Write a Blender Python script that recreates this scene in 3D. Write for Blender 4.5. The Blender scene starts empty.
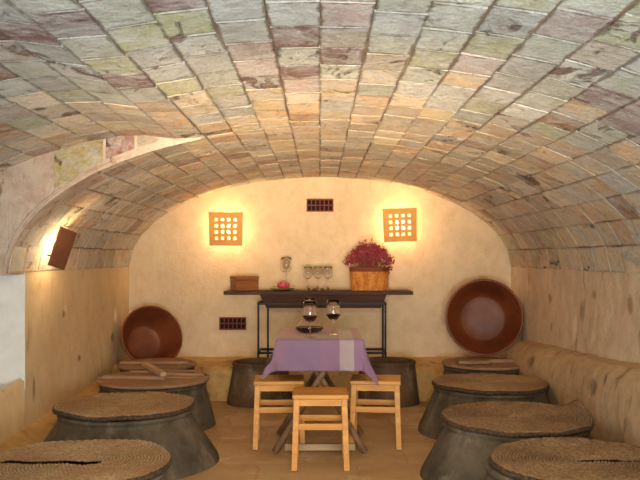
import bpy, bmesh, math, random
from mathutils import Vector, Matrix, noise
random.seed(7)
C = bpy.context.scene.collection
PI = math.pi

# ------------------------------------------------------------------ camera
cam_d = bpy.data.cameras.new('camera'); cam = bpy.data.objects.new('camera', cam_d); C.objects.link(cam)
cam_d.sensor_width = 36; cam_d.lens = 780 / 640 * 36
cam_d.shift_y = 17 / 640
cam_d.clip_start = 0.05
cam.location = (0, 0, 1.29); cam.rotation_euler = (PI / 2, 0, 0)
bpy.context.scene.camera = cam
# ------------------------------------------------------------------ world and light
w = bpy.data.worlds.new('world'); bpy.context.scene.world = w; w.use_nodes = True
bgn = w.node_tree.nodes['Background']
bgn.inputs[0].default_value = (0.80, 0.88, 1.0, 1); bgn.inputs[1].default_value = 1.0

def area(name, loc, target, size, power, col, sy=None):
    d = bpy.data.lights.new(name, 'AREA'); d.energy = power; d.color = col; d.size = size
    if sy: d.shape = 'RECTANGLE'; d.size_y = sy
    o = bpy.data.objects.new(name, d); C.objects.link(o); o.location = loc
    o.rotation_euler = (Vector(target) - Vector(loc)).to_track_quat('-Z', 'Y').to_euler()
    return o
area('entrance_daylight', (0.2, 0.0, 0.75), (0.0, 3.4, 2.1), 1.6, 72, (0.84, 0.93, 1.0), 0.8).data.spread = math.radians(115)
area('added_warm_fill', (0.2, 0.9, 1.93), (0, 5.2, 0.2), 1.2, 14, (1.0, 0.78, 0.46), 0.25).data.spread = math.radians(75)  # unseen warm fill, added to brighten floor, seats and covers from above
area('added_vault_fill', (0, 0.9, 0.82), (0, 5.0, 2.05), 1.6, 22, (1.0, 0.70, 0.40), 0.25).data.spread = math.radians(38)  # invented light out of view, added to warm the rear vault
area('side_window_daylight', (-2.42, 3.2, 1.0), (0.0, 3.6, 1.3), 1.0, 6, (0.86, 0.93, 1.0), 0.7)

vs = bpy.context.scene.view_settings
vs.view_transform = 'Standard'; vs.look = 'None'; vs.gamma = 1; vs.use_curve_mapping = False
vs.exposure = -0.06

# ------------------------------------------------------------------ object helpers
def link(name, me, mat=None, parent=None, smooth=False):
    o = bpy.data.objects.new(name, me); C.objects.link(o)
    if mat: me.materials.append(mat)
    if parent: o.parent = parent
    if smooth:
        for p in me.polygons: p.use_smooth = True
    return o
def obj(name, bm, mat, parent=None, smooth=False, bevel=0.0):
    bmesh.ops.recalc_face_normals(bm, faces=bm.faces[:])
    me = bpy.data.meshes.new(name); bm.to_mesh(me); bm.free()
    o = link(name, me, mat, parent, smooth)
    if bevel:
        b = o.modifiers.new('bevel', 'BEVEL'); b.width = bevel; b.segments = 2; b.limit_method = 'ANGLE'
    return o
def tag(o, label, cat, group=None, kind=None):
    o['label'] = label; o['category'] = cat
    if group: o['group'] = group
    if kind: o['kind'] = kind
    return o
def struct(o): o['kind'] = 'structure'; return o
def thing(name, label, cat, loc=(0, 0, 0), rz=0, group=None):
    o = bpy.data.objects.new(name, None); C.objects.link(o); o.location = loc; o.rotation_euler = (0, 0, rz)
    o.empty_display_size = 0.1
    return tag(o, label, cat, group)
def copy_tree(o, parent=None):
    c = o.copy(); C.objects.link(c)
    if parent: c.parent = parent
    for ch in list(o.children): copy_tree(ch, c)
    return c
def box(bm, x0, x1, y0, y1, z0, z1):
    v = [bm.verts.new(p) for p in ((x0,y0,z0),(x1,y0,z0),(x1,y1,z0),(x0,y1,z0),(x0,y0,z1),(x1,y0,z1),(x1,y1,z1),(x0,y1,z1))]
    for f in ((0,3,2,1),(4,5,6,7),(0,1,5,4),(1,2,6,5),(2,3,7,6),(3,0,4,7)): bm.faces.new([v[i] for i in f])
def beam(bm, a, b, wx, wy, up=(0, 1, 0), taper=1.0):
    a, b = Vector(a), Vector(b); d = (b - a).normalized(); s = d.cross(Vector(up)).normalized(); t = s.cross(d)
    r = []
    for p, k in ((a, 1.0), (b, taper)):
        r.append([bm.verts.new(p + s * wx * k * i + t * wy * k * j) for i, j in ((-.5,-.5),(.5,-.5),(.5,.5),(-.5,.5))])
    bm.faces.new(r[0][::-1]); bm.faces.new(r[1])
    for i in range(4): bm.faces.new((r[0][i], r[0][(i+1)%4], r[1][(i+1)%4], r[1][i]))
def tube(bm, pts, rad, seg=10, cap=True):
    pts = [Vector(p) for p in pts]; rings = []
    if not hasattr(rad, '__len__'): rad = [rad] * len(pts)
    ref = Vector((0.13, 0.27, 0.95))
    for i, p in enumerate(pts):
        d = (pts[min(i+1, len(pts)-1)] - pts[max(i-1, 0)]).normalized()
        if abs(d.dot(ref)) > .97: ref = Vector((1, 0, .1)).normalized()
        s = d.cross(ref).normalized(); t = d.cross(s)
        rings.append([bm.verts.new(p + (s*math.cos(2*PI*k/seg) + t*math.sin(2*PI*k/seg)) * rad[i]) for k in range(seg)])
    for a, b in zip(rings, rings[1:]):
        for k in range(seg): bm.faces.new((a[k], a[(k+1)%seg], b[(k+1)%seg], b[k]))
    if cap: bm.faces.new(rings[0][::-1]); bm.faces.new(rings[-1])
def lathe(bm, prof, seg=48, wob=None):
    rings = []
    for r, z in prof:
        if r < 1e-5: rings.append([bm.verts.new((0, 0, z))]); continue
        ring = []
        for k in range(seg):
            a = 2*PI*k/seg; rr, zz = r, z
            if wob: rr, zz = wob(r, z, a)
            ring.append(bm.verts.new((rr*math.cos(a), rr*math.sin(a), zz)))
        rings.append(ring)
    for a, b in zip(rings, rings[1:]):
        for k in range(seg):
            k2 = (k+1) % seg
            if len(a) == 1 and len(b) == 1: break
            if len(a) == 1: bm.faces.new((a[0], b[k], b[k2]))
            elif len(b) == 1: bm.faces.new((a[k], a[k2], b[0]))
            else: bm.faces.new((a[k], a[k2], b[k2], b[k]))
def ball(bm, c, r, sub=1):
    m = Matrix.Translation(c) @ Matrix.Diagonal((r[0], r[1], r[2], 1)) if hasattr(r, '__len__') else Matrix.Translation(c) @ Matrix.Scale(r, 4)
    bmesh.ops.create_icosphere(bm, subdivisions=sub, radius=1, matrix=m)
def n3(x, y, z, s=1.0): return noise.noise(Vector((x*s, y*s, z*s)))
def grid(name, nu, nv, f, mat, parent=None, smooth=True):
    vs_ = [f(i/nu, j/nv) for j in range(nv+1) for i in range(nu+1)]
    fs = [(j*(nu+1)+i, j*(nu+1)+i+1, (j+1)*(nu+1)+i+1, (j+1)*(nu+1)+i) for j in range(nv) for i in range(nu)]
    me = bpy.data.meshes.new(name); me.from_pydata([tuple(v) for v in vs_], [], fs); me.update()
    return link(name, me, mat, parent, smooth)

# ------------------------------------------------------------------ materials
def lin(c):
    return tuple(((x/255)/12.92 if x/255 <= .04045 else ((x/255+.055)/1.055)**2.4) for x in c) + (1,)
class M:
    def __init__(s, name, rough=.8, metal=0.0):
        s.m = bpy.data.materials.new(name); s.m.use_nodes = True; s.t = s.m.node_tree
        s.b = s.t.nodes['Principled BSDF']; s.b.inputs['Roughness'].default_value = rough; s.b.inputs['Metallic'].default_value = metal
        s.tc = s.n('ShaderNodeTexCoord')
    def n(s, ty, **kw):
        o = s.t.nodes.new(ty)
        for k, v in kw.items(): setattr(o, k, v)
        return o
    def L(s, a, b): s.t.links.new(a, b)
    def co(s, scale=(1,1,1), kind='Object'):
        mp = s.n('ShaderNodeMapping'); mp.inputs['Scale'].default_value = scale; s.L(s.tc.outputs[kind], mp.inputs[0]); return mp.outputs[0]
    def noise(s, sc, det=4, rough=.6, stretch=(1,1,1), dist=0.0):
        o = s.n('ShaderNodeTexNoise'); o.inputs['Scale'].default_value = sc; o.inputs['Detail'].default_value = det
        o.inputs['Roughness'].default_value = rough; o.inputs['Distortion'].default_value = dist
        s.L(s.co(stretch), o.inputs['Vector']); return o.outputs['Fac']
    def ramp(s, fac, stops, interp='LINEAR'):
        r = s.n('ShaderNodeValToRGB'); r.color_ramp.interpolation = interp; e = r.color_ramp.elements
        while len(e) < len(stops): e.new(.5)
        for i, (p, c) in enumerate(stops): e[i].position = p; e[i].color = c if hasattr(c, '__len__') else (c, c, c, 1)
        s.L(fac, r.inputs[0]); return r.outputs[0]
    def mix(s, fac, a, b, mode='MIX'):
        o = s.n('ShaderNodeMix', data_type='RGBA', blend_type=mode)
        for sock, v in ((o.inputs[0], fac), (o.inputs[6], a), (o.inputs[7], b)):
            if isinstance(v, bpy.types.NodeSocket): s.L(v, sock)
            else: sock.default_value = v
        return o.outputs[2]
    def math(s, op, a, b=0.0):
        o = s.n('ShaderNodeMath', operation=op)
        for sock, v in zip(o.inputs, (a, b)):
            if isinstance(v, bpy.types.NodeSocket): s.L(v, sock)
            else: sock.default_value = v
        return o.outputs[0]
    def color(s, c):
        if isinstance(c, bpy.types.NodeSocket): s.L(c, s.b.inputs['Base Color'])
        else: s.b.inputs['Base Color'].default_value = c
        return s
    def bump(s, h, strength=.4, dist=.01):
        o = s.n('ShaderNodeBump'); o.inputs['Strength'].default_value = strength; o.inputs['Distance'].default_value = dist
        s.L(h, o.inputs['Height']); s.L(o.outputs[0], s.b.inputs['Normal']); return s

def plaster(name, c0, c1, c2, stain=None, amt=.5, stretch=(1,1,1), bs=.5, marks=(), mc=(74,50,32)):
    m = M(name, .9)
    col = m.mix(m.ramp(m.noise(1.6, 6, .62, stretch), [(.32, 0), (.68, 1)]), lin(c0), lin(c1))
    col = m.mix(m.ramp(m.noise(6.5, 8, .7), [(.42, 0), (.75, .8)]), col, lin(c2))
    if stain:
        col = m.mix(m.ramp(m.noise(9, 5, .6, (1, 1, .45), .4), [(.60, 0), (.68, amt)]), col, lin(stain))
    for y_, z_, ry, rz in marks:  # dark patches at set spots, some painting in the shade of holes
        sp = m.n('ShaderNodeSeparateXYZ'); m.L(m.tc.outputs['Object'], sp.inputs[0])
        dy = m.math('POWER', m.math('DIVIDE', m.math('ABSOLUTE', m.math('SUBTRACT', sp.outputs[1], y_)), ry), 2.0)
        dz = m.math('POWER', m.math('DIVIDE', m.math('ABSOLUTE', m.math('SUBTRACT', sp.outputs[2], z_)), rz), 2.0)
        d = m.math('ADD', m.math('ADD', dy, dz), m.math('MULTIPLY', m.noise(16, 6, .7), 1.5))
        col = m.mix(m.ramp(m.math('MULTIPLY', d, .4), [(.36, .62), (.62, 0)]), col, lin(mc))
    m.color(col)
    h = m.math('ADD', m.noise(5, 8, .6), m.math('MULTIPLY', m.noise(40, 4, .6), .25))
    return m.bump(h, bs, .03).m
MAT = {}
MAT['back'] = plaster('back_wall_plaster', (226,200,160), (238,214,176), (214,182,136), (196,160,112), .25, bs=.35)
MAT['left'] = plaster('left_wall_plaster', (214,186,140), (224,198,156), (202,172,122), (168,132,88), .35, bs=.3, marks=[(5.74,.875,.05,.04),(7.07,.56,.07,.06),(5.15,.42,.03,.10),(6.1,.50,.05,.03)])
MAT['right'] = plaster('right_wall_plaster', (208,184,152), (224,204,176), (190,160,124), (138,104,72), .55, bs=.6, marks=[(5.61,.894,.09,.09),(4.74,1.0,.06,.08),(5.37,1.03,.07,.04),(6.4,.95,.06,.05)], mc=(140,108,78))
MAT['bank'] = plaster('rough_bank_plaster', (188,158,120), (204,178,142), (166,132,92), (112,80,52), .55, bs=.7, marks=[(6.31,.44,.13,.06),(4.91,.47,.10,.07),(4.72,.55,.03,.05)])  # marks here paint the dark inside the bank's shallow holes
MAT['white'] = plaster('white_lime_plaster', (226,222,212), (234,230,222), (214,206,192), None, bs=.3)
MAT['spandrel'] = plaster('flaking_pink_plaster', (190,166,142), (212,194,172), (164,120,92), (128,84,60), .8, bs=1.2)
MAT['bench'] = plaster('rubble_bench_plaster', (190,152,92), (206,170,108), (160,112,66), (110,70,44), .6, bs=.8)

# vault tiles: colour of each tile from a per-face attribute, whitewash wear and broken brown patches over it
def tile_material():
    m = M('old_vault_tiles', .82)
    at = m.n('ShaderNodeAttribute', attribute_name='tile_colour')
    base = at.outputs['Color']
    wash = m.ramp(m.noise(6, 10, .78, (1, 1, 1), .8), [(.42, 0), (.60, .75)])
    c = m.mix(wash, base, lin((214, 212, 202)))
    at2 = m.n('ShaderNodeAttribute', attribute_name='tile_wear')
    br = m.noise(5.5, 7, .66, (1.3, .8, 1.3), .9)
    thr = m.math('ADD', br, m.math('MULTIPLY', at2.outputs['Fac'], .13))
    c = m.mix(m.ramp(thr, [(.69, 0), (.72, .85)]), c, lin((112, 70, 46)))
    c = m.mix(m.ramp(m.noise(19, 8, .75, (1, 1, 1), 1.0), [(.54, 0), (.72, .5)]), c, lin((150, 132, 108)))
    c = m.mix(m.ramp(m.noise(12, 8, .75, (1.2, .6, 1.2), 1.5), [(.63, 0), (.70, .7)]), c, lin((126, 84, 58)))
    c = m.mix(m.ramp(m.noise(9, 10, .8, (1, .35, 1), .5), [(.36, .40), (.50, 0)]), c, lin((120, 100, 82)))
    c = m.mix(m.ramp(m.noise(13, 10, .8, (.4, 1, .4), .5), [(.52, 0), (.66, .6)]), c, lin((226, 222, 210)))
    su = m.n('ShaderNodeSeparateXYZ'); m.L(m.tc.outputs['UV'], su.inputs[0])
    hs = m.n('ShaderNodeAttribute', attribute_name='tile_half'); sh = m.n('ShaderNodeSeparateXYZ'); m.L(hs.outputs['Vector'], sh.inputs[0])
    ex = m.math('SUBTRACT', sh.outputs[0], m.math('ABSOLUTE', su.outputs[0])); ey = m.math('SUBTRACT', sh.outputs[1], m.math('ABSOLUTE', su.outputs[1]))
    e = m.math('MINIMUM', ex, m.math('MULTIPLY', ey, .62))
    e = m.math('ADD', m.math('MULTIPLY', e, 12), m.math('MULTIPLY', m.math('SUBTRACT', m.noise(14, 6, .7), .5), .55))
    c = m.mix(m.math('MULTIPLY', m.ramp(e, [(.0, .75), (.12, 0)]), sh.outputs[2]), c, lin((98, 74, 52)))
    m.color(c)
    h = m.math('SUBTRACT', m.math('ADD', m.noise(16, 8, .7), m.math('MULTIPLY', m.noise(70, 3, .6), .3)), m.math('MULTIPLY', m.ramp(thr, [(.66, 0), (.72, 1)]), .7))
    return m.bump(h, 1.0, .045).m
MAT['tile'] = tile_material()
MAT['mortar'] = plaster('vault_mortar', (122,96,68), (160,136,104), (92,66,44), (92,64,42), .6, bs=.9)

m = M('worn_stone_floor', .62)
br = m.n('ShaderNodeTexBrick'); br.offset = .5; br.inputs['Scale'].default_value = 1.0
br.inputs['Brick Width'].default_value = .62; br.inputs['Row Height'].default_value = .55; br.inputs['Mortar Size'].default_value = .012; br.inputs['Mortar Smooth'].default_value = .8
br.inputs['Color1'].default_value = lin((176,144,102)); br.inputs['Color2'].default_value = lin((204,172,128)); br.inputs['Mortar'].default_value = lin((182,140,92))
wp = m.n('ShaderNodeVectorMath', operation='ADD'); nz = m.n('ShaderNodeTexNoise'); nz.inputs['Scale'].default_value = 2.5
m.L(m.co(), nz.inputs['Vector']); sc = m.n('ShaderNodeVectorMath', operation='SCALE'); sc.inputs['Scale'].default_value = .16
m.L(nz.outputs['Color'], sc.inputs[0]); m.L(m.co(), wp.inputs[0]); m.L(sc.outputs[0], wp.inputs[1]); m.L(wp.outputs[0], br.inputs['Vector'])
c = m.mix(m.ramp(m.noise(1.8, 7, .65), [(.4, 0), (.7, .8)]), br.outputs['Color'], lin((158,118,72)))
c = m.mix(m.ramp(m.noise(3.1, 7, .7), [(.55, 0), (.72, .7)]), c, lin((224,206,172)))
m.color(c); m.bump(m.math('ADD', m.noise(7, 7, .65), m.math('MULTIPLY', br.outputs['Fac'], -.12)), .45, .02); MAT['floor'] = m.m

def jar_material(name='grey_green_jar_clay', c1=(62,54,42), c2=(114,102,84)):
    m = M(name, .72)
    c = m.mix(m.ramp(m.noise(3.2, 8, .68), [(.35, 0), (.68, 1)]), lin(c1), lin(c2))
    c = m.mix(m.ramp(m.noise(7, 7, .7, (1,1,.6)), [(.54, 0), (.70, .6)]), c, lin((146,134,112)))
    c = m.mix(m.ramp(m.noise(4, 6, .6), [(.6, 0), (.78, .8)]), c, lin((56,42,28)))
    m.color(c); return m.bump(m.noise(11, 8, .65), .6, .02).m
MAT['jar'] = jar_material(); MAT['jar_brown'] = jar_material('brown_jar_clay', (62,42,28), (116,88,60))
def esparto(name, a, b, d):
    m = M(name, .85)
    c = m.mix(m.ramp(m.noise(60, 3, .6), [(.35, 0), (.65, 1)]), lin(a), lin(b))
    c = m.mix(m.ramp(m.noise(3.5, 6, .6), [(.45, 0), (.72, .65)]), c, lin(d))
    at = m.n('ShaderNodeAttribute', attribute_name='weave')
    c = m.mix(m.ramp(at.outputs['Fac'], [(.05, .9), (.6, 0)]), c, lin((52, 36, 22)))
    m.color(c); return m.bump(m.noise(160, 2, .5), .5, .004).m
MAT['esparto'] = esparto('woven_esparto', (146,114,78), (186,156,116), (138,90,54))
MAT['esparto_dk'] = esparto('dark_woven_esparto', (116,88,60), (166,134,96), (98,66,42))
m = M('esparto_border_cord', .9); m.color(m.mix(m.ramp(m.noise(70, 3), [(.4, 0), (.6, 1)]), lin((48,34,22)), lin((88,64,42)))); m.bump(m.noise(90, 2), .8, .006); MAT['cord'] = m.m

def wood(name, a, b, sc=(3, 30, 30), rough=.5, bs=.15):
    m = M(name, rough)
    c = m.mix(m.ramp(m.noise(1.0, 6, .6, sc, .6), [(.35, 0), (.66, 1)]), lin(a), lin(b))
    c = m.mix(m.ramp(m.noise(4, 4, .6), [(.5, 0), (.8, .35)]), c, lin(tuple(int(v*.62) for v in a)))
    m.color(c); return m.bump(m.noise(1.5, 4, .6, sc), bs, .004).m
MAT['pine'] = wood('honey_pine_wood', (190,126,44), (212,152,62))
MAT['oldwood'] = wood('old_brown_wood', (96,66,42), (128,92,62), rough=.75, bs=.5)
MAT['logwood'] = wood('rustic_log_wood', (104,74,48), (142,106,72), (20, 20, 4), .8, .6)
MAT['darkwood'] = wood('dark_stained_wood', (62,34,22), (84,48,32), rough=.7)
MAT['lidwood'] = wood('reddish_weathered_board', (140,104,74), (168,130,98), rough=.75, bs=.5)
MAT['boxwood'] = wood('small_box_wood', (138,78,38), (168,104,54), rough=.5)
MAT['palewood'] = wood('pale_scrubbed_wood', (172,138,98), (196,164,124), rough=.7)
def clay(name, a, b, rough=.45, var=3.0):
    m = M(name, rough)
    m.color(m.mix(m.ramp(m.noise(var, 6, .6), [(.38, 0), (.66, 1)]), lin(a), lin(b))); return m.bump(m.noise(18, 5), .25, .006).m
MAT['terracotta'] = clay('glazed_terracotta', (136,72,34), (104,48,24), .5)
MAT['clay_out'] = clay('unglazed_terracotta', (150,92,58), (120,72,46), .75)
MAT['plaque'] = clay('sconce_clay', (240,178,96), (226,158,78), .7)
MAT['vent'] = clay('red_vent_clay', (140,70,52), (118,54,42), .8)
m = M('black_iron', .5, .6); m.color(lin((34,28,26))); MAT['iron'] = m.m
m = M('painted_hole_shade', .95); m.color(lin((36,22,16))); MAT['dark_backing'] = m.m

def cloth_material():
    m = M('lilac_checked_cloth', .85)
    sx = m.n('ShaderNodeSeparateXYZ'); m.L(m.tc.outputs['UV'], sx.inputs[0])
    u, v = sx.outputs[0], sx.outputs[1]
    su = m.ramp(u, [(0, lin((128,98,120))), (.26, lin((122,98,126))), (.50, lin((132,98,126))), (.55, lin((128,98,124))), (.63, lin((164,150,150))), (.73, lin((136,102,130)))], 'CONSTANT')
    sv = m.ramp(v, [(0, 0), (.235, .75), (.90, 0)], 'CONSTANT')  # pink band on top: reflected warm light put into the colour
    c = m.mix(sv, su, m.ramp(u, [(0, lin((206,146,128))), (.63, lin((210,190,168))), (.73, lin((204,148,128)))], 'CONSTANT'))
    c = m.mix(m.ramp(m.noise(6, 4), [(.35, .1), (.7, .4)]), c, lin((122,94,112)))
    m.color(c)
    m.b.inputs['Sheen Weight'].default_value = .2
    return m.bump(m.noise(220, 2), .25, .002).m
MAT['cloth'] = cloth_material()
def glass_material(name, col=(1,1,1,1)):
    m = M(name, .02); m.color(col); m.b.inputs['Transmission Weight'].default_value = 1; m.b.inputs['IOR'].default_value = 1.35; return m.m
MAT['glass'] = glass_material('clear_glass')
m = M('red_wine', .05); m.color((.035, .003, .004, 1)); MAT['wine'] = m.m
m = M('lit_bulb', .4); m.b.inputs['Emission Color'].default_value = (1, .74, .42, 1); m.b.inputs['Emission Strength'].default_value = 45; MAT['bulb'] = m.m
m = M('basket_straw', .7); m.color(m.mix(m.ramp(m.noise(30, 3, .6, (1,1,.3)), [(.4, 0), (.62, 1)]), lin((190,108,36)), lin((216,146,62)))); m.bump(m.noise(60, 2), .6, .006); MAT['straw'] = m.m
m = M('basket_rim_band', .8); m.color(m.mix(m.noise(40, 3), lin((104,48,26)), lin((140,72,40)))); MAT['band'] = m.m
m = M('dried_crimson_flowers', .9); m.color(m.mix(m.ramp(m.noise(22, 3), [(.4, 0), (.62, 1)]), lin((142,44,58)), lin((186,84,92)))); MAT['flower'] = m.m
m = M('dried_stem', .9); m.color(lin((140,96,58))); MAT['stem'] = m.m
m = M('pink_petal', .5); m.color(lin((232,84,104))); m.b.inputs['Subsurface Weight'].default_value = .2; MAT['petal'] = m.m
m = M('green_leaf_dish', .5); m.color(lin((112,118,58))); MAT['dish'] = m.m
m = M('nut_shell', .7); m.color(lin((116,78,36))); MAT['nut'] = m.m

# ------------------------------------------------------------------ room
W, SP, RISE, YB, YE, WF = 1.885, 1.19, .89, 7.7, 4.71, 2.40     # half width, springing, rise, back wall, vault step, front left half width
YF = -0.6
struct(grid('floor', 60, 120, lambda u, v: (-2.7+5.4*u, YF+(YB+.1-YF)*v, .012*n3(u*5, v*9, 0, 1.5)), MAT['floor']))

def smooth(k): k = max(0, min(1, k)); return k*k*(3-2*k)
def profile_z(a, x):
    x = abs(x); lower = math.sqrt(max(0, 1-(x/W)**2))
    if a == W: return RISE*lower
    return RISE*(lower+(math.sqrt(max(0, 1-(x/a)**3))-lower)*smooth((x-.70)/.45))
def arc_table(a, n=500):
    s_ = 0; px, pz = 0, RISE; tab = [(0.0, 0.0, RISE)]
    for i in range(1, n+1):
        x = a*math.sin(PI/2*i/n); z = profile_z(a, x) if i < n else 0
        s_ += math.hypot(x-px, z-pz); px, pz = x, z; tab.append((s_, x, z))
    return tab
TABS = {}
def arc_t(tab, q): return q
def vault_pt(side, a, q, y, inset=0.0):
    if a not in TABS: TABS[a] = arc_table(a)
    tab = TABS[a]; q = max(0, min(tab[-1][0]-1e-6, q)); lo, hi = 0, len(tab)-1
    while hi-lo > 1:
        mid = (lo+hi)//2
        if tab[mid][0] <= q: lo = mid
        else: hi = mid
    k = (q-tab[lo][0])/(tab[hi][0]-tab[lo][0]); x = tab[lo][1]+k*(tab[hi][1]-tab[lo][1]); z = tab[lo][2]+k*(tab[hi][2]-tab[lo][2])
    A, B = tab[max(0, lo-3)], tab[min(len(tab)-1, hi+3)]
    dx, dz = B[1]-A[1], B[2]-A[2]; l = math.hypot(dx, dz); nx, nz = -dz/l, dx/l
    return (side*(x-nx*inset), y, SP+z-nz*inset)
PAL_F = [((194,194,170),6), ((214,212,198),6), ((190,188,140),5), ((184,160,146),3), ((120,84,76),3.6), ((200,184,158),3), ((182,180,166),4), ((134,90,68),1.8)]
PAL_B = [((228,200,158),5), ((222,184,136),4), ((232,210,172),5), ((196,146,100),1.2), ((222,196,142),3)]  # rear tiles brighter and more orange, painting in warm light on the back vault
def pick(pal):
    r = random.random()*sum(w_ for _, w_ in pal)
    for c, w_ in pal:
        r -= w_
        if r <= 0: return c
    return pal[0][0]
def vault():
    bm = bmesh.new(); cl = bm.loops.layers.float_color.new('tile_colour'); wl = bm.faces.layers.float.new('tile_wear'); ul = bm.loops.layers.uv.new('UVMap'); sl = bm.loops.layers.float_color.new('tile_half')
    TW, TL = .170, .262
    def section(side, a, y0, y1):
        tab = arc_table(a); total = tab[-1][0]; n = round(total/TW); tw = total/n
        for i in range(n):
            y = y0 - .15 + .06*n3(i*.35*side, a, 0, 1) + random.uniform(-.022, .022) + (.0 if random.random() < .8 else .10)
            s0 = i*tw
            while y < y1:
                l = TL + random.uniform(-.012, .012)
                ya, yb = max(y, y0), min(y+l, y1); y += l
                if yb-ya < .03: continue
                g = .003
                ts = [arc_t(tab, s) for s in (s0+g, s0+tw-g)]
                base = .0015+random.random()*.002; tl = [random.uniform(-.001, .0015) for _ in range(4)]
                if random.random() < .06: base = .001; 
                cs = [(ts[0], ya+g*2.4), (ts[1], ya+g*2.4), (ts[1], yb-g*2.4), (ts[0], yb-g*2.4)]
                cs = [(t+random.uniform(-.004,.004)+.007*n3(yy*2.2, i*.7, a*side), yy+random.uniform(-.005,.005)) for t, yy in cs]
                top = [bm.verts.new(vault_pt(side, a, t, yy, base+tl[q])) for q, (t, yy) in enumerate(cs)]
                bot = [bm.verts.new(vault_pt(side, a, t, yy, -.018)) for t, yy in cs]
                faces = [bm.faces.new(top)] + [bm.faces.new((top[q], top[(q+1)%4], bot[(q+1)%4], bot[q])) for q in range(4)]
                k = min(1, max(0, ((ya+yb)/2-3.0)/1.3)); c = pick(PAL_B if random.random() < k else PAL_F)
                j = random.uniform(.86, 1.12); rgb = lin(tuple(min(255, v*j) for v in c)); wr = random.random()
                wr = wr**2.5
                for f in faces:
                    f[wl] = wr
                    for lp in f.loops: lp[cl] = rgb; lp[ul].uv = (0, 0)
                for lp, uv_ in zip(faces[0].loops, ((0, 0), (tw, 0), (tw, yb-ya), (0, yb-ya))): lp[ul].uv = (uv_[0]-tw/2, uv_[1]-(yb-ya)/2)
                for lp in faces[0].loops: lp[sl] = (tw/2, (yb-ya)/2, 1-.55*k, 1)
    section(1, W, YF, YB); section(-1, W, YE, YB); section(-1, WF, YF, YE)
    me = bpy.data.meshes.new('ceiling'); bm.to_mesh(me); bm.free()
    c = struct(link('ceiling', me, MAT['tile']))
    def bed(side, a, y0, y1, n_=120):
        tot = arc_table(a)[-1][0]
        return grid('mortar_bed', n_, 40, lambda u, v: vault_pt(side, a, tot*u, y0+(y1-y0)*v, (-.0085 if a == WF else -.0035)+.002*n3(u*30, v*60, 0)), MAT['mortar'], c)
    bed(1, W, YF, YB+.02); bed(-1, W, YE, YB+.02); bed(-1, WF, YF, YE)
vault()

# spandrel: the face between the higher front vault and the lower back vault, on the left
bm = bmesh.new(); N = 60; rows = []
for y in (YE-.004, YE+.26):
    up, lo = [], []
    for i in range(N+1):
        t = PI/2*i/N; lo.append((-W*math.sin(t), SP+RISE*math.cos(t)))
        x = -W*math.sin(t) if i < N else -W
    rows.append((y, lo))
for k in range(N):
    if abs(rows[0][1][k+1][0]) < .74: continue
    (x0, z0), (x1, z1) = rows[0][1][k], rows[0][1][k+1]
    h = lambda x: SP+profile_z(WF, min(abs(x), WF))+.012
    jit = lambda x, z: .010*n3(x, z, 0, 9)
    a = [(x0, YE-.006+jit(x0,z0), z0-.012), (x1, YE-.006+jit(x1,z1), z1-.012), (x1, YE-.006, h(x1)), (x0, YE-.006, h(x0))]
    b = [(x, YE+.26, z) for x, _, z in a]
    va = [bm.verts.new(p) for p in a]; vb = [bm.verts.new(p) for p in b]
    bm.faces.new(va); bm.faces.new((va[0], vb[0], vb[1], va[1])) if k > 30 else None
NN = 14
for k in range(NN):
    x0, x1 = -W-(WF-W+.05)*k/NN, -W-(WF-W+.05)*(k+1)/NN
    h = lambda x: SP+profile_z(WF, min(abs(x), WF))+.012
    bm.faces.new([bm.verts.new(p) for p in ((x0, YE-.006, SP-.012), (x1, YE-.006, SP-.012), (x1, YE-.006, h(x1)), (x0, YE-.006, h(x0)))])
    bm.faces.new([bm.verts.new(p) for p in ((x0, YE-.006, SP-.012), (x1, YE-.006, SP-.012), (x1, YE+.28, SP-.012), (x0, YE+.28, SP-.012))])
bmesh.ops.remove_doubles(bm, verts=bm.verts[:], dist=.0005)
struct(obj('trim_1', bm, MAT['spandrel']))
# raised lip of plaster along the edge of the step
bm = bmesh.new(); tube(bm, [(-(W+.012)*math.sin(PI/2*i/60), YE-.01, SP+(RISE+.012)*math.cos(PI/2*i/60)) for i in range(26, 61)], [.002+.009*min(1,(i-24)/20)+.002*math.sin(i*1.7) for i in range(26, 61)], 8)
struct(obj('trim_2', bm, MAT['spandrel'], None, True))

bm = bmesh.new(); cl = bm.loops.layers.float_color.new('tile_colour'); wl = bm.faces.layers.float.new('tile_wear'); sl = bm.loops.layers.float_color.new('tile_half')
for xa, xb, c in ((-1.60, -1.31, (196,170,92)), (-1.29, -1.12, (172,104,78)), (-1.10, -.98, (200,180,150))):
    pts = [(x, z) for x, z in ((xa, 0), (xb, 0), (xb, 1), (xa, 1))]; q = []
    for x, k in pts:
        lo_, hi_ = SP+profile_z(W, x)+.035, SP+profile_z(WF, x)-.006
        q.append((x, YE-.012, lo_+(hi_-lo_)*(k*.98+.02 if x != xa else k*.95+.05)))
    f = bm.faces.new([bm.verts.new(p) for p in q]); f[wl] = .3
    for lp in f.loops: lp[cl] = lin(c); lp[sl] = (.3, .3, 1, 1)
r_ = bmesh.ops.extrude_face_region(bm, geom=bm.faces[:]); bmesh.ops.translate(bm, verts=[v for v in r_['geom'] if isinstance(v, bmesh.types.BMVert)], vec=(0, .02, 0))
struct(obj('trim_8', bm, MAT['tile']))
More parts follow.
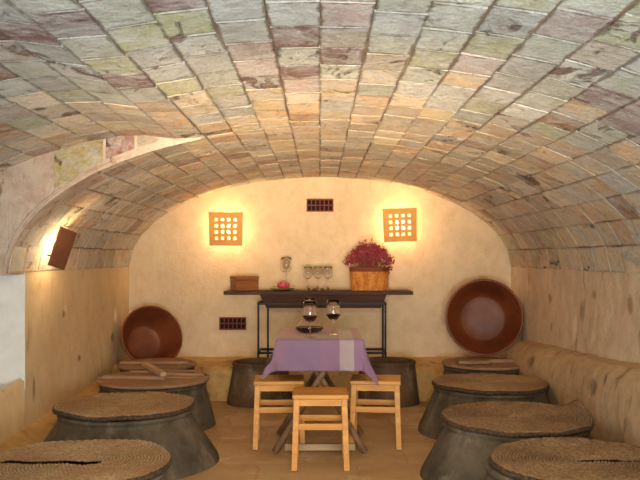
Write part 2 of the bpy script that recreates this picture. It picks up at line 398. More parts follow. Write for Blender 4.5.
# walls
struct(grid('wall_back', 110, 70, lambda u, v: (-W-.05+(2*W+.1)*u, YB-.012*n3(u*6, v*4, 1.3), 2.2*v), MAT['back']))
def dents(x, pts):
    return sum(d*math.exp(-((x[0]-a)/sa)**2-((x[1]-b)/sb)**2) for a, b, sa, sb, d in pts)
LD = [(5.75, .92, .02, .045, .012), (7.17, .76, .025, .05, .06), (5.75, .64, .012, .09, .005), (5.15, .42, .01, .09, .008)]
def left_f(u, v):
    y = 4.98+(YB-4.98)*u; z = SP*v*1.003
    x = -W + .012*n3(y*1.5, z*2, 4) - dents((y, z), LD)
    return (x, y, z)
struct(grid('wall_left', 150, 80, left_f, MAT['left']))
# front part of the left wall: parapet under the daylit recess
def edge_z(y): return .488 + .03*math.exp(-((y-4.98)/.14)**2)
bm = bmesh.new(); n = 60
A, B_, D_ = [], [], []
for i in range(n+1):
    y = YF+(4.98-YF)*i/n; z = edge_z(y)
    A.append(bm.verts.new((-W+.012*n3(y*1.5, 0, 4), y, 0))); B_.append(bm.verts.new((-W+.012*n3(y*1.5, 1, 4), y, z-.02))); D_.append(bm.verts.new((-W-.03, y, z)))
for i in range(n): bm.faces.new((A[i], A[i+1], B_[i+1], B_[i])); bm.faces.new((B_[i], B_[i+1], D_[i+1], D_[i]))
struct(obj('trim_3', bm, MAT['left'], None, True))
bm = bmesh.new(); bmx = [(-W-.03, YF), (-WF, YF), (-WF, 5.0), (-W-.03, 5.0)]
bm.faces.new([bm.verts.new((x, y, .478)) for x, y in bmx])
struct(obj('window_sill_ledge', bm, MAT['white'])).name = 'trim_4'
struct(grid('wall_recess_end', 20, 24, lambda u, v: (-WF-.02+(WF-W+.022)*u, 4.98+.006*n3(u*3, v*3, 2), .45+(SP-.44)*v), MAT['white'])).name = 'wall_recess'
struct(grid('wall_front_left', 20, 12, lambda u, v: (-WF, YF+(5-YF)*u, .45+(SP-.44)*v), MAT['white']))
RD = [(6.6, .86, .03, .06, .012), (5.6, 1.0, .03, .05, .012), (5.75, .8, .03, .07, .014), (5.0, .95, .04, .06, .014), (5.3, .9, .02, .04, .012)]
def right_f(u, v):
    y = YF+(YB-YF)*u; z = SP*v*1.003
    return (W - .016*n3(y*1.5, z*2, 9) - .006*n3(y, z, 3, 9) + dents((y, z), RD), y, z)
struct(grid('wall_right', 260, 60, right_f, MAT['right']))
# sloping plaster bank along the right wall
BD = [(6.31, .44, .06, .05, .02), (4.91, .47, .06, .05, .02)]
def bank_f(u, v):
    y = 2.0+(7.22-2.0)*u; top = .66-.05*(y-4.6)
    prof = [(1.70, 0), (1.69, .28), (1.70, .42), (1.73, top-.08), (1.80, top-.02), (1.90, top)]
    q = v*(len(prof)-1); i = min(int(q), len(prof)-2); k = q-i
    x = prof[i][0]*(1-k)+prof[i+1][0]*k; z = prof[i][1]*(1-k)+prof[i+1][1]*k
    k2 = max(0, (u-.975)/.025); x = x+(1.90-x)*k2**2.2
    return (x+.014*n3(y, z, 2, 3)+.006*n3(y, z, 7, 11)+dents((y, z), BD), y, z+.008*n3(y, 0, 1, 4)*v)
struct(grid('trim_5', 240, 50, bank_f, MAT['bank']))
# low ledge of rough fill along the left wall
def ledge_f(u, v):
    y = 2.2+(6.5-2.2)*u; top = .13+.05*max(0, (y-4.0))/1.5
    prof = [(1.93, top+.05), (1.80, top+.01), (1.66, top-.02), (1.62, 0)]
    q = v*3; i = min(int(q), 2); k = q-i
    return (-(prof[i][0]*(1-k)+prof[i+1][0]*k)+.014*n3(y, v, 5, 5), y, prof[i][1]*(1-k)+prof[i+1][1]*k+.015*n3(y, v*.5, 3, 6))
struct(grid('trim_6', 120, 18, ledge_f, MAT['bench']))
# stone bench along the back wall
def bench_f(u, v):
    x = -W+2*W*u; prof = [(7.0, -.01), (7.02, .26), (7.08, .30), (7.72, .305)]
    q = v*3; i = min(int(q), 2); k = q-i
    y = prof[i][0]*(1-k)+prof[i+1][0]*k; z = prof[i][1]*(1-k)+prof[i+1][1]*k
    return (x, y+.05*n3(x, z*1.4, 2, 3.2)+.03*n3(x, z*1.4, 6, 9)*(1 if v < .7 else 0), z+.018*n3(x, y, 5, 5)*(1 if 0 < v < .8 else .3))
struct(grid('trim_7', 160, 36, bench_f, MAT['bench']))

# ------------------------------------------------------------------ vent bricks
def vent(x, z, label):
    t = thing('vent_brick', label, 'vent', (x, YB-.012, z), 0, 'hollow vent bricks in the back wall')
    bm = bmesh.new(); w_, h_, d = .265, .125, .03
    fr, ho = .012, .031
    box(bm, -w_/2, w_/2, -d*.5, d*.5, h_/2-fr, h_/2); box(bm, -w_/2, w_/2, -d*.5, d*.5, -h_/2, -h_/2+fr); box(bm, -w_/2, w_/2, -d*.5, d*.5, -.005, .005)
    for i in range(7):
        cx = -w_/2+fr/2+(w_-fr)*i/6
        box(bm, cx-.005, cx+.005, -d*.48, d*.5, -h_/2+.001, h_/2-.001)
    obj('grille', bm, MAT['vent'], t, bevel=.0015)
    bm = bmesh.new(); box(bm, -w_/2+.002, w_/2-.002, d*.3, d*.5+.006, -h_/2+.002, h_/2-.002); obj('dark_backing', bm, MAT['dark_backing'], t)  # dark panel standing in for the shade inside the brick's holes
vent(0, 1.80, 'small red hollow vent brick high in the back wall between the two lit sconces')
vent(-.86, .635, 'small red hollow vent brick low in the back wall left of the iron console')

# ------------------------------------------------------------------ wall sconces
def sconce(label, loc, rot, power, s=.325, gap=.12, pierced=True, w=None):
    t = thing('wall_sconce', label, 'wall lamp', loc, 0, 'clay wall sconces'); t.rotation_euler = rot
    # local: -Y faces the room, wall behind at y = gap
    bm = bmesh.new(); n = 4 if pierced else 0; hole, pitch = .029, .060; w = w or s
    xs = [-w/2, w/2]; zs = [-s/2, s/2]
    if not pierced: xs += [w*k/8 for k in (-3,-2,-1,0,1,2,3)]
    for i in range(n):
        c = (i-(n-1)/2)*pitch; xs += [c-hole/2, c+hole/2]; zs += [c-hole/2, c+hole/2]
    xs.sort(); zs.sort()
    def yy(x, z): return -.018*(1-(2*x/w)**2)
    def P(x, z, d): return (x*(1+.05*z/s), yy(x, z)+d, z)
    V = {}
    def vert(i, j, d):
        if (i, j, d) not in V: V[(i, j, d)] = bm.verts.new(P(xs[i], zs[j], d*.012))
        return V[(i, j, d)]
    isH = lambda i, j: pierced and i % 2 == 1 and j % 2 == 1 and 0 < i < len(xs)-2 and 0 < j < len(zs)-2
    nx, nz = len(xs)-1, len(zs)-1
    solid = lambda i, j: 0 <= i < nx and 0 <= j < nz and not isH(i, j)
    for i in range(nx):
        for j in range(nz):
            if not solid(i, j): continue
            for d in (0, 1): bm.faces.new([vert(i, j, d), vert(i+1, j, d), vert(i+1, j+1, d), vert(i, j+1, d)])
            for (di, dj, a, b) in ((-1,0,(0,0),(0,1)), (1,0,(1,0),(1,1)), (0,-1,(0,0),(1,0)), (0,1,(0,1),(1,1))):
                if not solid(i+di, j+dj):
                    bm.faces.new([vert(i+a[0], j+a[1], 0), vert(i+b[0], j+b[1], 0), vert(i+b[0], j+b[1], 1), vert(i+a[0], j+a[1], 1)])
    obj('clay_plaque', bm, MAT['plaque' if pierced else 'clay_out'], t)
    bm = bmesh.new(); ball(bm, (0, gap*.55, 0), (.026, .022, .034), 2); obj('bulb', bm, MAT['bulb'], t, True)
    bm = bmesh.new(); tube(bm, [(0, gap*.55, -.03), (0, gap*.55, -.075)], .014, 12); obj('lamp_holder', bm, MAT['iron'], t)
    for bx_, bz_, br_ in ((0, -.068, .006), (-w*.40, -s*.42, .004), (w*.40, -s*.42, .004))[:3 if pierced else 1]:
        bm = bmesh.new(); tube(bm, [(bx_, .004 if bx_ else gap*.55, bz_), (bx_, gap+.012, bz_)], br_); obj('bracket', bm, MAT['iron'], t)
    d = bpy.data.lights.new('sconce_light', 'POINT'); d.energy = power; d.color = (1.0, .72, .40); d.shadow_soft_size = .03
    o = bpy.data.objects.new('sconce_light', d); C.objects.link(o); o.parent = t; o.location = (0, gap*.55, 0)
    return t
sconce('square pierced clay sconce glowing on the back wall above the wooden box', (-.915, YB-.125, 1.562), (0, 0, .03), 28)
sconce('square pierced clay sconce glowing on the back wall above the flower basket', (.777, YB-.125, 1.60), (0, -.03, -.05), 28)
sconce('plain brown clay plaque sconce seen nearly edge-on, on the left side of the vault', (-1.745, 5.30, 1.345), (0, 0, 0), 26, s=.27, gap=.085, pierced=False, w=.22)
s3 = bpy.data.objects['wall_sconce.002']
zax = Vector((.30, .12, 1)).normalized(); yax = Vector((-1, .16, 0)); yax = (yax - zax*yax.dot(zax)).normalized(); xax = yax.cross(zax)
s3.rotation_euler = Matrix((xax, yax, zax)).transposed().to_euler()

# ------------------------------------------------------------------ big jars and their covers
def make_jar(r_top, r_base, h, seed):
    bm = bmesh.new()
    wob = lambda r, z, a: (r*(1+.018*n3(math.cos(a)*1.5, math.sin(a)*1.5, z*4+seed)), z)
    prof = [(r_base, 0), (r_base*.985, .03), (r_base+(r_top-r_base)*.45, h*.42), (r_top*1.015, h*.86), (r_top*.99, h*.90), (r_top*1.03, h*.93), (r_top*1.03, h*.985), (r_top, h), (r_top*.94, h), (r_top*.92, h*.9), (r_top*.98, h*.3), (0, h*.25)]
    full = []
    for (a, za), (b, zb) in zip(prof, prof[1:]):
        full.append((a, za)); k = 3 if abs(zb-za) > .05 else 1
        full += [(a+(b-a)*i/k, za+(zb-za)*i/k) for i in range(1, k)]
    full.append(prof[-1]); lathe(bm, full, 72, wob); return bm
LID_Z = .337
def jar(x, y, rt, rb, label, seed, h=.333):
    t = obj('storage_jar', make_jar(rt, rb, h, seed), MAT['jar_brown' if h > .35 else 'jar'], None, True); t.location = (x, y, 0)
    t.rotation_euler.z = seed
    return tag(t, label, 'jar', 'great clay jars sunk beside the walls')
jar(-1.11, 3.50, .40, .49, 'grey clay storage jar at the bottom left corner, under the slit woven cover', 1)
jar(-1.225, 4.92, .40, .585, 'grey clay storage jar on the left, second from the front', 2)
jar(-1.28, 6.0, .395, .475, 'grey clay storage jar on the left under the nearer wooden board cover', 3)
jar(-1.42, 6.81, .31, .31, 'grey clay storage jar on the left, beneath the left terracotta bowl', 4)
jar(1.20, 3.56, .42, .44, 'grey clay storage jar at the bottom right corner, mostly hidden by its slit cover', 5)
jar(1.14, 4.55, .405, .555, 'large grey clay storage jar on the right under the cover with a curled-up edge', 6)
jar(1.26, 5.80, .40, .53, 'grey clay storage jar on the right, third from the front', 7)
jar(1.45, 6.88, .35, .40, 'grey clay storage jar on the right, beneath the large terracotta bowl', 8)
jar(-.53, 6.93, .24, .295, 'uncovered old clay jar set into the back bench left of the table', 9, .365)
jar(.60, 6.93, .24, .285, 'uncovered dark clay jar set into the back bench behind the right stool', 10, .375)

def woven(x, y, R, label, mat, z=LID_Z+.004, slit=None, curl=None, rz=0.0, seed=0, tilt=(0, 0), sag=.012):
    t = thing('woven_cover', label, 'jar cover', (x, y, z), rz, 'round woven esparto jar covers')
    t.rotation_euler = (tilt[0], tilt[1], rz)
    rings = int(R/.0155); per = 5; seg = 216; nr = rings*per
    vs_, wv, fs = [], [], []
    def zf(r, a):
        k = r/R; zz = sag*(1-k*k)*-.5 + .006*n3(math.cos(a)*k*2, math.sin(a)*k*2, seed+.3, 1)*2
        if curl:
            da = (a-curl[0]+PI) % (2*PI)-PI; zz += curl[1]*math.exp(-(da/curl[2])**2)*max(0, (k-.55)/.45)**1.5
        return zz
    for i in range(nr+1):
        for j in range(seg):
            a = 2*PI*j/seg
            r = max(.004, R*i/nr); spiral = (r/.0155*1.0 - a/(2*PI)) % 1.0
            rid = abs(math.sin(PI*spiral)); st = .5+.5*math.cos(a*round(2*PI*max(r, .05)/.018)/1.0 + spiral*2.2)
            rr = r
            if curl:
                da = (a-curl[0]+PI) % (2*PI)-PI; rr = r*(1-.10*math.exp(-(da/curl[2])**2)*max(0, (r/R-.55)/.45)**2)
            rr *= 1+.012*n3(math.cos(a), math.sin(a), seed, 1.6)*(r/R)
            vs_.append((rr*math.cos(a), rr*math.sin(a), .020+zf(r, a)+.003*rid+.004*st*rid+.004*n3(rr*math.cos(a), rr*math.sin(a), seed, 28))); wv.append(min(1, .15+.85*rid*(.45+.55*st)))
    for i in range(nr):
        for j in range(seg):
            a = 2*PI*(j+.5)/seg; r = R*(i+.5)/nr
            if slit:
                cx, cy = r*math.cos(a-slit[0]), r*math.sin(a-slit[0])
                if slit[1] < cx and abs(cy-.02*n3(cx, 0, seed, 6)) < slit[2]*(.55+.45*min(1, (cx-slit[1])/.08)): continue
            j2 = (j+1) % seg; fs.append((i*seg+j, i*seg+j2, (i+1)*seg+j2, (i+1)*seg+j))
    me = bpy.data.meshes.new('woven_disc'); me.from_pydata(vs_, [], fs); me.update()
    at = me.attributes.new('weave', 'FLOAT', 'POINT'); at.data.foreach_set('value', wv)
    d = link('woven_disc', me, MAT[mat], t, True)
    bm = bmesh.new(); S = 144; cr = []
    for j in range(S):
        a = 2*PI*j/S
        if slit and abs(((a-slit[0]+PI) % (2*PI))-PI) < slit[2]/R: continue
        q = 1-.10*math.exp(-((((a-curl[0]+PI) % (2*PI))-PI)/curl[2])**2) if curl else 1
        q *= 1+.012*n3(math.cos(a), math.sin(a), seed, 1.6)
        cr.append((a, q*(R-.004)))
    rg = []
    for a, r in cr:
        z0 = zf(R, a)
        rg.append([bm.verts.new(((r+dx)*math.cos(a), (r+dx)*math.sin(a), z0+dz)) for dx, dz in ((-.004, .022), (.010, .016), (.013, .006), (.008, -.004), (-.012, -.006), (-.03, .0))])
    for i in range(len(rg)):
        if slit and i == len(rg)-1 and False: break
        a, b = rg[i], rg[(i+1) % len(rg)]
        if slit and abs((cr[(i+1) % len(rg)][0]-cr[i][0]) % (2*PI)) > 2.5*2*PI/S: continue
        for k in range(5): bm.faces.new((a[k], a[k+1], b[k+1], b[k]))
    obj('border_cord', bm, MAT['cord'], t, True)
    return t
woven(-1.115, 3.53, .43, 'pale woven round cover with a dark slit, at the bottom left corner', 'esparto', slit=(PI*.98, -.13, .028), seed=1, tilt=(0, -.012))
woven(-1.235, 4.94, .43, 'plain tan woven round cover on the second jar from the front on the left', 'esparto', seed=2, tilt=(0, .0))
woven(1.215, 3.56, .43, 'dark woven round cover with a slit, at the bottom right corner', 'esparto_dk', slit=(0.03, -.04, .015), seed=3, z=LID_Z+.004)
woven(1.145, 4.55, .43, 'dark woven round cover whose right edge curls up against the plaster bank', 'esparto_dk', curl=(.12, .085, .42), seed=4)
woven(1.26, 5.80, .42, 'flat reddish woven round cover, third from the front on the right', 'esparto', seed=5)

def wooden_lid(x, y, R, label, rz, halves, sticks, z=LID_Z+.004):
    t = thing('wooden_cover', label, 'jar cover', (x, y, z), rz, 'round board jar covers')
    th = .022
    for y0, y1, dz in halves:
        bm = bmesh.new(); pts = []
        n = 40
        for i in range(n+1): yy = y0+(y1-y0)*i/n; pts.append((math.sqrt(max(0, R*R-yy*yy)), yy))
        for i in range(n, -1, -1): yy = y0+(y1-y0)*i/n; pts.append((-math.sqrt(max(0, R*R-yy*yy)), yy))
        q = []
        for p in pts:
            if not q or (abs(p[0]-q[-1][0])+abs(p[1]-q[-1][1])) > 1e-4: q.append(p)
        lo = [bm.verts.new((a, b, dz)) for a, b in q]; hi = [bm.verts.new((a, b, dz+th)) for a, b in q]
        bm.faces.new(lo[::-1]); bm.faces.new(hi)
        for i in range(len(q)): bm.faces.new((lo[i], lo[(i+1)%len(q)], hi[(i+1)%len(q)], hi[i]))
        obj('board', bm, MAT['lidwood'], t, bevel=.003)
    for (a, b, wd, ht) in sticks:
        bm = bmesh.new(); beam(bm, a, b, wd, ht, (0, 0, 1)); obj('batten', bm, MAT['lidwood'], t, bevel=.004)
    return t
wooden_lid(-1.28, 6.0, .425, 'nearer wooden board cover with long battens, on the left', math.radians(4),
    [(-.425, -.02, 0), (-.012, .2, .004), (.206, .42, .0)], [((-.38, -.02, .034), (.10, -.10, .034), .035, .026), ((.06, .12, .034), (.39, .04, .034), .05, .020), ((-.22, .22, .034), (.30, .24, .034), .03, .02)])
t = thing('wooden_stick', 'short wooden stick lying slantwise across the left board covers', 'stick', (-1.22, 6.03, .413))
bm = bmesh.new(); beam(bm, (-.20, .26, .02), (.05, -.20, .0), .045, .035, (0, 0, 1)); obj('rod', bm, MAT['palewood'], t, bevel=.006)
wooden_lid(-1.42, 6.80, .34, 'farther wooden board cover in front of the left terracotta bowl', math.radians(-3),
    [(-.34, -.01, 0), (0, .34, .004)], [((-.30, -.09, .037), (.29, -.05, .037), .04, .026)])
wooden_lid(1.45, 6.88, .37, 'wooden board cover beneath the large terracotta bowl on the right', math.radians(2),
    [(-.37, -.08, 0), (-.07, .13, .003), (.136, .37, 0)], [((-.27, -.14, .045), (.0, -.14, .045), .12, .030), ((-.10, -.02, .038), (.30, -.02, .038), .05, .028)])

# ------------------------------------------------------------------ terracotta bowls leaning at the back
def bowl(loc, n, R, rb, depth, label):
    t = thing('terracotta_bowl', label, 'bowl', (0, 0, 0), 0)
    zax = Vector(n).normalized(); xa = Vector((0, 0, 1)).cross(zax).normalized(); ya = zax.cross(xa)
    mt = Matrix((xa, ya, zax)).transposed()
    base = Vector(loc) - zax*depth
    t.location = base; t.rotation_euler = mt.to_euler()
    bm = bmesh.new()
    inn = [(0, .022), (rb*.5, .020), (rb*.93, .022), (rb, .030), (rb+(R-rb)*.35, depth*.42), (rb+(R-rb)*.8, depth*.85), (R*.965, depth*.985)]
    rim = [(R*.985, depth+.006), (R*1.01, depth+.004), (R*1.03, depth-.006), (R*1.02, depth-.028)]
    out = [(R*.985, depth-.036), (rb+(R-rb)*.8+.02, depth*.80), (rb+(R-rb)*.4+.02, depth*.42), (rb+.02, .02), (rb+.012, 0), (0, 0)]
    lathe(bm, inn+rim[:2], 72); obj('glazed_inside', bm, MAT['terracotta'], t, True)
    bm = bmesh.new(); lathe(bm, rim[1:]+out, 72); obj('outer_wall', bm, MAT['clay_out'], t, True)
    return t
bowl((1.515, 7.19, .735), (-.14, -1, .13), .345, .215, .27, 'large round terracotta bowl tipped up in the right back corner')
bowl((-1.55, 7.22, .560), (.60, -1, .42), .285, .165, .29, 'smaller terracotta bowl tipped up in the left back corner')

# ------------------------------------------------------------------ stools
def make_stool():
    t = thing('stool', '', 'stool', (0, 0, 0), 0, 'pine stools around the table')
    w_, d, h = .34, .30, .455
    bm = bmesh.new(); box(bm, -w_/2, w_/2, -d/2, d/2, h-.026, h); obj('seat', bm, MAT['pine'], t, bevel=.006)
    tx, ty, bx, by = w_/2-.026, d/2-.026, w_/2-.012, d/2-.004
    for sx in (-1, 1):
        for sy in (-1, 1):
            bm = bmesh.new(); beam(bm, (sx*bx, sy*by, 0), (sx*tx, sy*ty, h-.025), .036, .036); obj('leg', bm, MAT['pine'], t, bevel=.003)
    def at(z): k = z/h; return bx+(tx-bx)*k, by+(ty-by)*k
    for nm, z, hh in (('apron', h-.048, .042), ('stretcher', .262, .038)):
        X, Y = at(z)
        for s in (-1, 1):
            bm = bmesh.new(); box(bm, -X+.010, X-.010, s*Y-.010, s*Y+.010, z-hh/2, z+hh/2); obj(nm, bm, MAT['pine'], t, bevel=.002)
            bm = bmesh.new(); box(bm, s*X-.010, s*X+.010, -Y+.010, Y-.010, z-hh/2-.03*(nm == 'stretcher'), z+hh/2-.03*(nm == 'stretcher')); obj(nm, bm, MAT['pine'], t, bevel=.002)
    return t
st = make_stool()
spots = [((.003, 4.84), .0, 'pine stool nearest the camera, in front of the table'),
         ((-.28, 5.36), .04, 'pine stool tucked at the left side of the table'),
         ((.385, 5.37), -.10, 'pine stool at the right side of the table')]
for i, ((x, y), rz, lb) in enumerate(spots):
    o = st if i == 0 else copy_tree(st)
    o.location = (x, y, 0.004); o.rotation_euler.z = rz; o['label'] = lb

# ------------------------------------------------------------------ table
TX, TY0, TY1, TH = .275, 5.08, 5.90, .75
t = thing('table', 'small rustic table on crossed log legs, under the lilac cloth', 'table', (0, (TY0+TY1)/2, 0))
bm = bmesh.new(); box(bm, -TX+.006, TX-.006, -(TY1-TY0)/2+.006, (TY1-TY0)/2-.006, TH-.032, TH-.006); obj('tabletop', bm, MAT['oldwood'], t, bevel=.003)
for yo in (-.35, .15):
    for s in (-1, 1):
        a = Vector((s*.295, yo-.02, .0)); b = Vector((-s*.13, yo+s*.022, TH-.035)); 
        a.z = .012
        pts = [a.lerp(b, k/6)+Vector((.006*n3(k, s, yo, 3), .006*n3(k, s, yo+4, 3), 0)) for k in range(7)]
        bm = bmesh.new(); tube(bm, pts, [.024, .022, .021, .022, .020, .020, .020], 12); obj('leg', bm, MAT['logwood'], t, True)
bm = bmesh.new(); tube(bm, [(0, -.36, .545), (0, .17, .545)], .02, 10); obj('stretcher', bm, MAT['logwood'], t, True)
for s in (-1, 1):
    bm = bmesh.new(); beam(bm, (s*.15, -.36, .685), (s*.15, .36, .685), .03, .06, (0, 0, 1)); obj('rail', bm, MAT['oldwood'], t)
bm = bmesh.new(); box(bm, -.235, .235, -.30, -.24, .0, .045); o = obj('foot_board', bm, MAT['palewood'], t, bevel=.006); o['label'] = 'pale scrubbed foot board'

# cloth
def tablecloth():
    nx, ny = 84, 108; ov = .20; hx, hy = TX+.004, (TY1-TY0)/2+.004; cy = (TY0+TY1)/2
    SX, SY = hx+ov, hy+ov; vs_, uv, fs = [], [], []
    for j in range(ny+1):
        for i in range(nx+1):
            p, q = -SX+2*SX*i/nx, -SY+2*SY*j/ny
            cx, cyy = max(-hx, min(hx, p)), max(-hy, min(hy, q)); ox, oy = p-cx, q-cyy; L = math.hypot(ox, oy)
            if L < 1e-6: vs_.append((p, cy+q, TH+.0015*n3(p, q, 0, 6)))
            else:
                dx, dy = ox/L, oy/L; corner = min(abs(ox), abs(oy))/ov
                fold = .010*math.sin(p*34+q*30+1.0)*(L/ov)+.008*n3(p, q, 2, 8)*(L/ov)
                out = L*(.13+.42*corner*(1 if p < 0 else .9))+fold*.9 + .006
                r0 = min(L, .02)/.02
                dz = math.sqrt(max(1e-6, L*L-(min(out, L*.9))**2)) if L > .02 else L*.8
                if p > 0 and oy < 0: dz += .04*corner
                vs_.append((cx+dx*max(out, .003), cy+cyy+dy*max(out, .003), TH-dz))
            uv.append((i/nx, j/ny))
    for j in range(ny):
        for i in range(nx): fs.append((j*(nx+1)+i, j*(nx+1)+i+1, (j+1)*(nx+1)+i+1, (j+1)*(nx+1)+i))
    me = bpy.data.meshes.new('tablecloth'); me.from_pydata(vs_, [], fs); me.update()
    ul = me.uv_layers.new(name='UVMap')
    for lp in me.loops: ul.data[lp.index].uv = uv[lp.vertex_index]
    o = link('tablecloth', me, MAT['cloth'], None, True)
    sm = o.modifiers.new('thick', 'SOLIDIFY'); sm.thickness = .002; sm.offset = 1
    tag(o, 'lilac tablecloth with a pale stripe and a pink top of painted warm light, draped over the small table', 'tablecloth')
tablecloth()
TT = TH+.004

# ------------------------------------------------------------------ glassware
def glass_prof(k=1.0, hb=.10, stem=.105, R=.046):
    z0 = stem
    o = [(0, 0), (.034*k, 0), (.034*k, .002), (.012*k, .006), (.0038, .014), (.0034, z0-.006), (.010*k, z0+.002), (R*.62, z0+.016), (R*.96, z0+.040), (R, z0+.052), (R*.93, z0+.09), (R*.80, z0+hb+.02)]
    i = [(R*.80-.0012, z0+hb+.02), (R*.93-.0012, z0+.09), (R-.0012, z0+.052), (R*.95-.0012, z0+.041), (R*.58, z0+.018), (0, z0+.006)]
    return o+i
def wine_prof(z0, lvl, R):
    p = [(0, z0+.0065), (R*.575, z0+.0185), (R*.945-.0018, z0+.0415)]
    rr = R*.985-.0018
    return p+[(rr, z0+lvl), (0, z0+lvl)]
def wine_glass(x, y, z, label, filled, group, sc=1.0, stem=.105, R=.046, hb=.10):
    t = thing('wine_glass', label, 'glass', (x, y, z), 0, group)
    bm = bmesh.new(); lathe(bm, glass_prof(1, hb, stem, R), 40); g = obj('glass_bowl', bm, MAT['glass'], t, True)
    if filled:
        bm = bmesh.new(); lathe(bm, wine_prof(stem, .046, R), 40); obj('wine', bm, MAT['wine'], g, True)
    t.scale = (sc, sc, sc); return t
wine_glass(-.066, 5.22, TT, 'wine glass of red wine standing in front of the decanter', True, 'wine glasses on the table', 1.06, .088, .049, .118)
wine_glass(.092, 5.38, TT, 'wine glass of red wine standing to the right of the decanter', True, 'wine glasses on the table', 1.06, .088, .049, .118)
t = thing('decanter', 'wide glass decanter of red wine on the tablecloth behind the left wine glass', 'decanter', (-.075, 5.53, TT))
bm = bmesh.new()
op = [(0, 0), (.055, 0), (.085, .014), (.103, .034), (.100, .046), (.072, .070), (.040, .105), (.026, .140), (.023, .185), (.030, .225), (.040, .245)]
ip = [(.0385, .245), (.0285, .225), (.0215, .185), (.0245, .140), (.0385, .105), (.0705, .069), (.098, .045), (.101, .034), (.084, .0155), (.054, .003), (0, .003)]
lathe(bm, op+ip, 48); gb = obj('glass_body', bm, MAT['glass'], t, True)
bm = bmesh.new(); lathe(bm, [(0, .0035), (.0535, .0035), (.0835, .016), (.1005, .034), (.0995, .040), (0, .040)], 48); obj('wine', bm, MAT['wine'], gb, True)

# ------------------------------------------------------------------ console at the back
BZ = .305; CX0, CX1, CY0, CY1, CTOP = -.895, .865, 7.24, 7.60, .972
t = thing('console_table', 'dark wooden board and trough on a black iron frame against the back wall', 'console table', (0, 7.42, BZ))
bm = bmesh.new(); box(bm, CX0, CX1, -.19, .18, CTOP-.034-BZ, CTOP-BZ); obj('top_board', bm, MAT['darkwood'], t, bevel=.004)
bm = bmesh.new()
zt, zb = CTOP-.036-BZ, CTOP-.160-BZ
up = [(-.56, -.17), (.62, -.17), (.62, .16), (-.56, .16)]; lo = [(-.50, -.13), (.57, -.13), (.57, .12), (-.50, .12)]
vu = [bm.verts.new((a, b, zt)) for a, b in up]; vl = [bm.verts.new((a, b, zb)) for a, b in lo]
bm.faces.new(vu); bm.faces.new(vl)
for i in range(4): bm.faces.new((vu[i], vu[(i+1)%4], vl[(i+1)%4], vl[i]))
obj('trough', bm, MAT['darkwood'], t, bevel=.004)
fz = .80-BZ+.055; x0, x1 = -.575, .61
for x in (x0, x1):
    for y in (-.15, .15):
        bm = bmesh.new(); x_ = x+(.07 if y > 0 and x < 0 else 0); box(bm, x_-.009, x_+.009, y-.009, y+.009, .0, fz); obj('leg', bm, MAT['iron'], t)
for z in (fz, .09):
    for y in (-.15, .15):
        bm = bmesh.new(); box(bm, x0-.011, x1+.011, y-.009, y+.009, z-.010, z+.010); obj('rail', bm, MAT['iron'], t)
    for x in (x0, x1):
        bm = bmesh.new(); box(bm, x-.009, x+.009, -.15, .15, z-.010, z+.010); obj('rail', bm, MAT['iron'], t)
# box on the board
t = thing('wooden_box', 'small brown wooden box on the left end of the console board', 'box', (-.72, 7.43, CTOP+.001), math.radians(32))
bm = bmesh.new(); box(bm, -.115, .115, -.07, .07, 0, .098); obj('body', bm, MAT['boxwood'], t, bevel=.003)
bm = bmesh.new(); box(bm, -.118, .118, -.073, .073, .101, .135); obj('lid', bm, MAT['boxwood'], t, bevel=.003)
# dish with pink flower ornament
dsh = thing('leaf_dish', 'small shallow green dish on the console, under the pink flower', 'dish', (-.36, 7.38, CTOP+.001))
bm = bmesh.new(); lathe(bm, [(0, 0), (.05, 0), (.10, .012), (.118, .022), (.112, .022), (.05, .008), (0, .008)], 40, lambda r, z, a: (r*(1+.10*math.cos(5*a)*(r > .09)), z)); obj('dish_body', bm, MAT['dish'], dsh, True)
t = thing('flower_ornament', 'pink rose-shaped ornament resting on the green dish', 'ornament', (-.345, 7.375, CTOP+.010))
bm = bmesh.new(); lathe(bm, [(0, .002), (.03, .002), (.042, .02), (.034, .05), (.018, .062), (0, .066)], 24); obj('flower_heart', bm, MAT['petal'], t, True)
for k in range(11):
    a = k*2.4; r = .028+.0022*k
    bm = bmesh.new()
    def f(u, v):
        b = a+(u-.5)*1.5; rr = r*(.45+.75*math.sin(v*1.9))*(1+.12*v); return (rr*math.cos(b), rr*math.sin(b), .004+(.070-.0022*k)*v-.012*(2*u-1)**2*v)
    me = grid('petal', 8, 8, f, MAT['petal'], t); sm = me.modifiers.new('thick', 'SOLIDIFY'); sm.thickness = .002
# glasses on the console
CG = 'empty glasses on the console'
wine_glass(-.325, 7.50, CTOP+.001, 'tall empty glass behind the pink flower on the console', False, CG, 1.25, .13)
wine_glass(-.115, 7.40, CTOP+.001, 'empty stemmed glass leftmost of the three in the middle of the console', False, CG, 1.0)
wine_glass(-.02, 7.46, CTOP+.001, 'empty stemmed glass middle one of the three in the middle of the console', False, CG, 1.0)
wine_glass(.075, 7.39, CTOP+.001, 'empty stemmed glass nearest the flower basket on the console', False, CG, 1.0)
for k, (x, y) in enumerate(((-.105, 7.33), (-.035, 7.31), (-.055, 7.325), (.02, 7.32), (.075, 7.31))):
    bm = bmesh.new(); ball(bm, (0, 0, .013), (.018, .014, .013), 2); o = obj('nut', bm, MAT['nut'], None, True); o.location = (x, y, CTOP+.001); o.rotation_euler.z = k
    tag(o, ('leftmost small brown nut at the foot of the left empty glass on the console', 'third small brown nut from the left on the console board', 'second small brown nut from the left on the console board', 'fourth small brown nut from the left, between the empty glasses', 'rightmost small brown nut on the console, nearest the flower basket')[k], 'nut', 'nuts among the glasses')

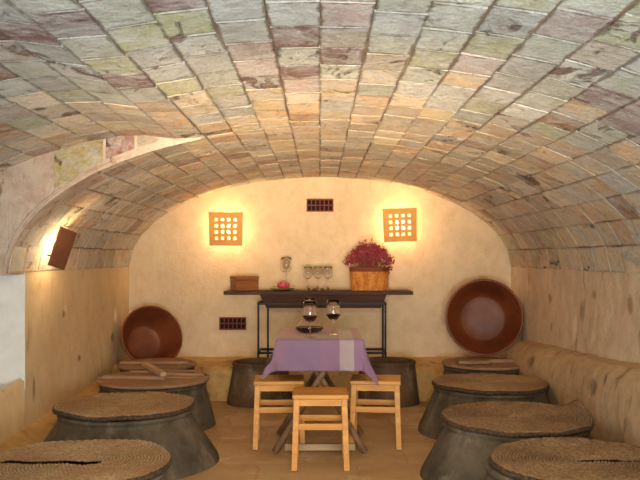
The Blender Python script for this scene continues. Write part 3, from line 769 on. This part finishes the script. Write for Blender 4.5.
# flower basket
bk = thing('basket', 'oval orange straw basket on the right half of the console', 'basket', (.47, 7.42, CTOP+.001))
def basket_side(name, z0, z1, mat, off=0.0, lean=.06):
    bm = bmesh.new(); seg = 150; rings = []
    nz = max(4, int((z1-z0)/.005))
    for j in range(nz+1):
        z = z0+(z1-z0)*j/nz; k = z/.22; ring = []
        for i in range(seg):
            a = 2*PI*i/seg; wv = .006*math.cos(a*25+(PI if int(z/.02) % 2 else 0))*abs(math.sin(PI*z/.02)) if mat == 'straw' else .002*math.sin(a*40)
            ca, sa = math.cos(a), math.sin(a); e = .75
            x = (.172+.012*k+off+wv)*math.copysign(abs(ca)**e, ca); y = (.105+.02*k+off+wv)*math.copysign(abs(sa)**e, sa)
            ring.append(bm.verts.new((x, y, z)))
        rings.append(ring)
    for p, q in zip(rings, rings[1:]):
        for i in range(seg): bm.faces.new((p[i], p[(i+1)%seg], q[(i+1)%seg], q[i]))
    bm.faces.new(rings[0][::-1])
    if mat == 'band': bm.faces.new(rings[-1])
    return obj(name, bm, MAT[mat], bk, True)
basket_side('woven_side', 0, .185, 'straw'); basket_side('rim_band', .18, .222, 'band', .006)
bm = bmesh.new()
for s in (-1, 1): tube(bm, [(.16+.0*s, -.10, .20), (.16+s*.03, -.125, .225), (.16+s*.045, -.12, .20), (.16, -.108, .198)], .008, 8)
for s in (-1, 1): tube(bm, [(.16, -.108, .198), (.16+s*.02, -.118, .16)], [.008, .005], 8)
obj('bow', bm, MAT['band'], bk, True)
fl = thing('dried_flowers', 'bunch of dried crimson flowers filling the straw basket', 'flowers', (.47, 7.42, CTOP+.20))
random.seed(21)
bs = bmesh.new(); bf = bmesh.new()
for k in range(460):
    a = random.uniform(0, 2*PI); r = random.random()**.6
    hx = r*math.cos(a)*random.uniform(.8, 1.0)*.245; hy = r*math.sin(a)*.15; hz = .012+.235*math.sqrt(max(.01, 1-r*r*.98))*random.uniform(.50, 1.0)
    if k % 23 == 0: hz *= 1.22
    b0 = Vector((hx*.35, hy*.35, .0)); top = Vector((hx, hy, hz)); mid = b0.lerp(top, .55)+Vector((0, 0, .02))
    if k % 2 == 0: tube(bs, [b0, mid, top], .0014, 4, False)
    for q in range(7):
        p = top+Vector((random.gauss(0, .013), random.gauss(0, .013), random.gauss(0, .011)))
        ball(bf, p, random.uniform(.0035, .0075), 1)
o = obj('stems', bs, MAT['stem'], fl); o['kind'] = 'stuff'
o = obj('blossoms', bf, MAT['flower'], fl); o['kind'] = 'stuff'
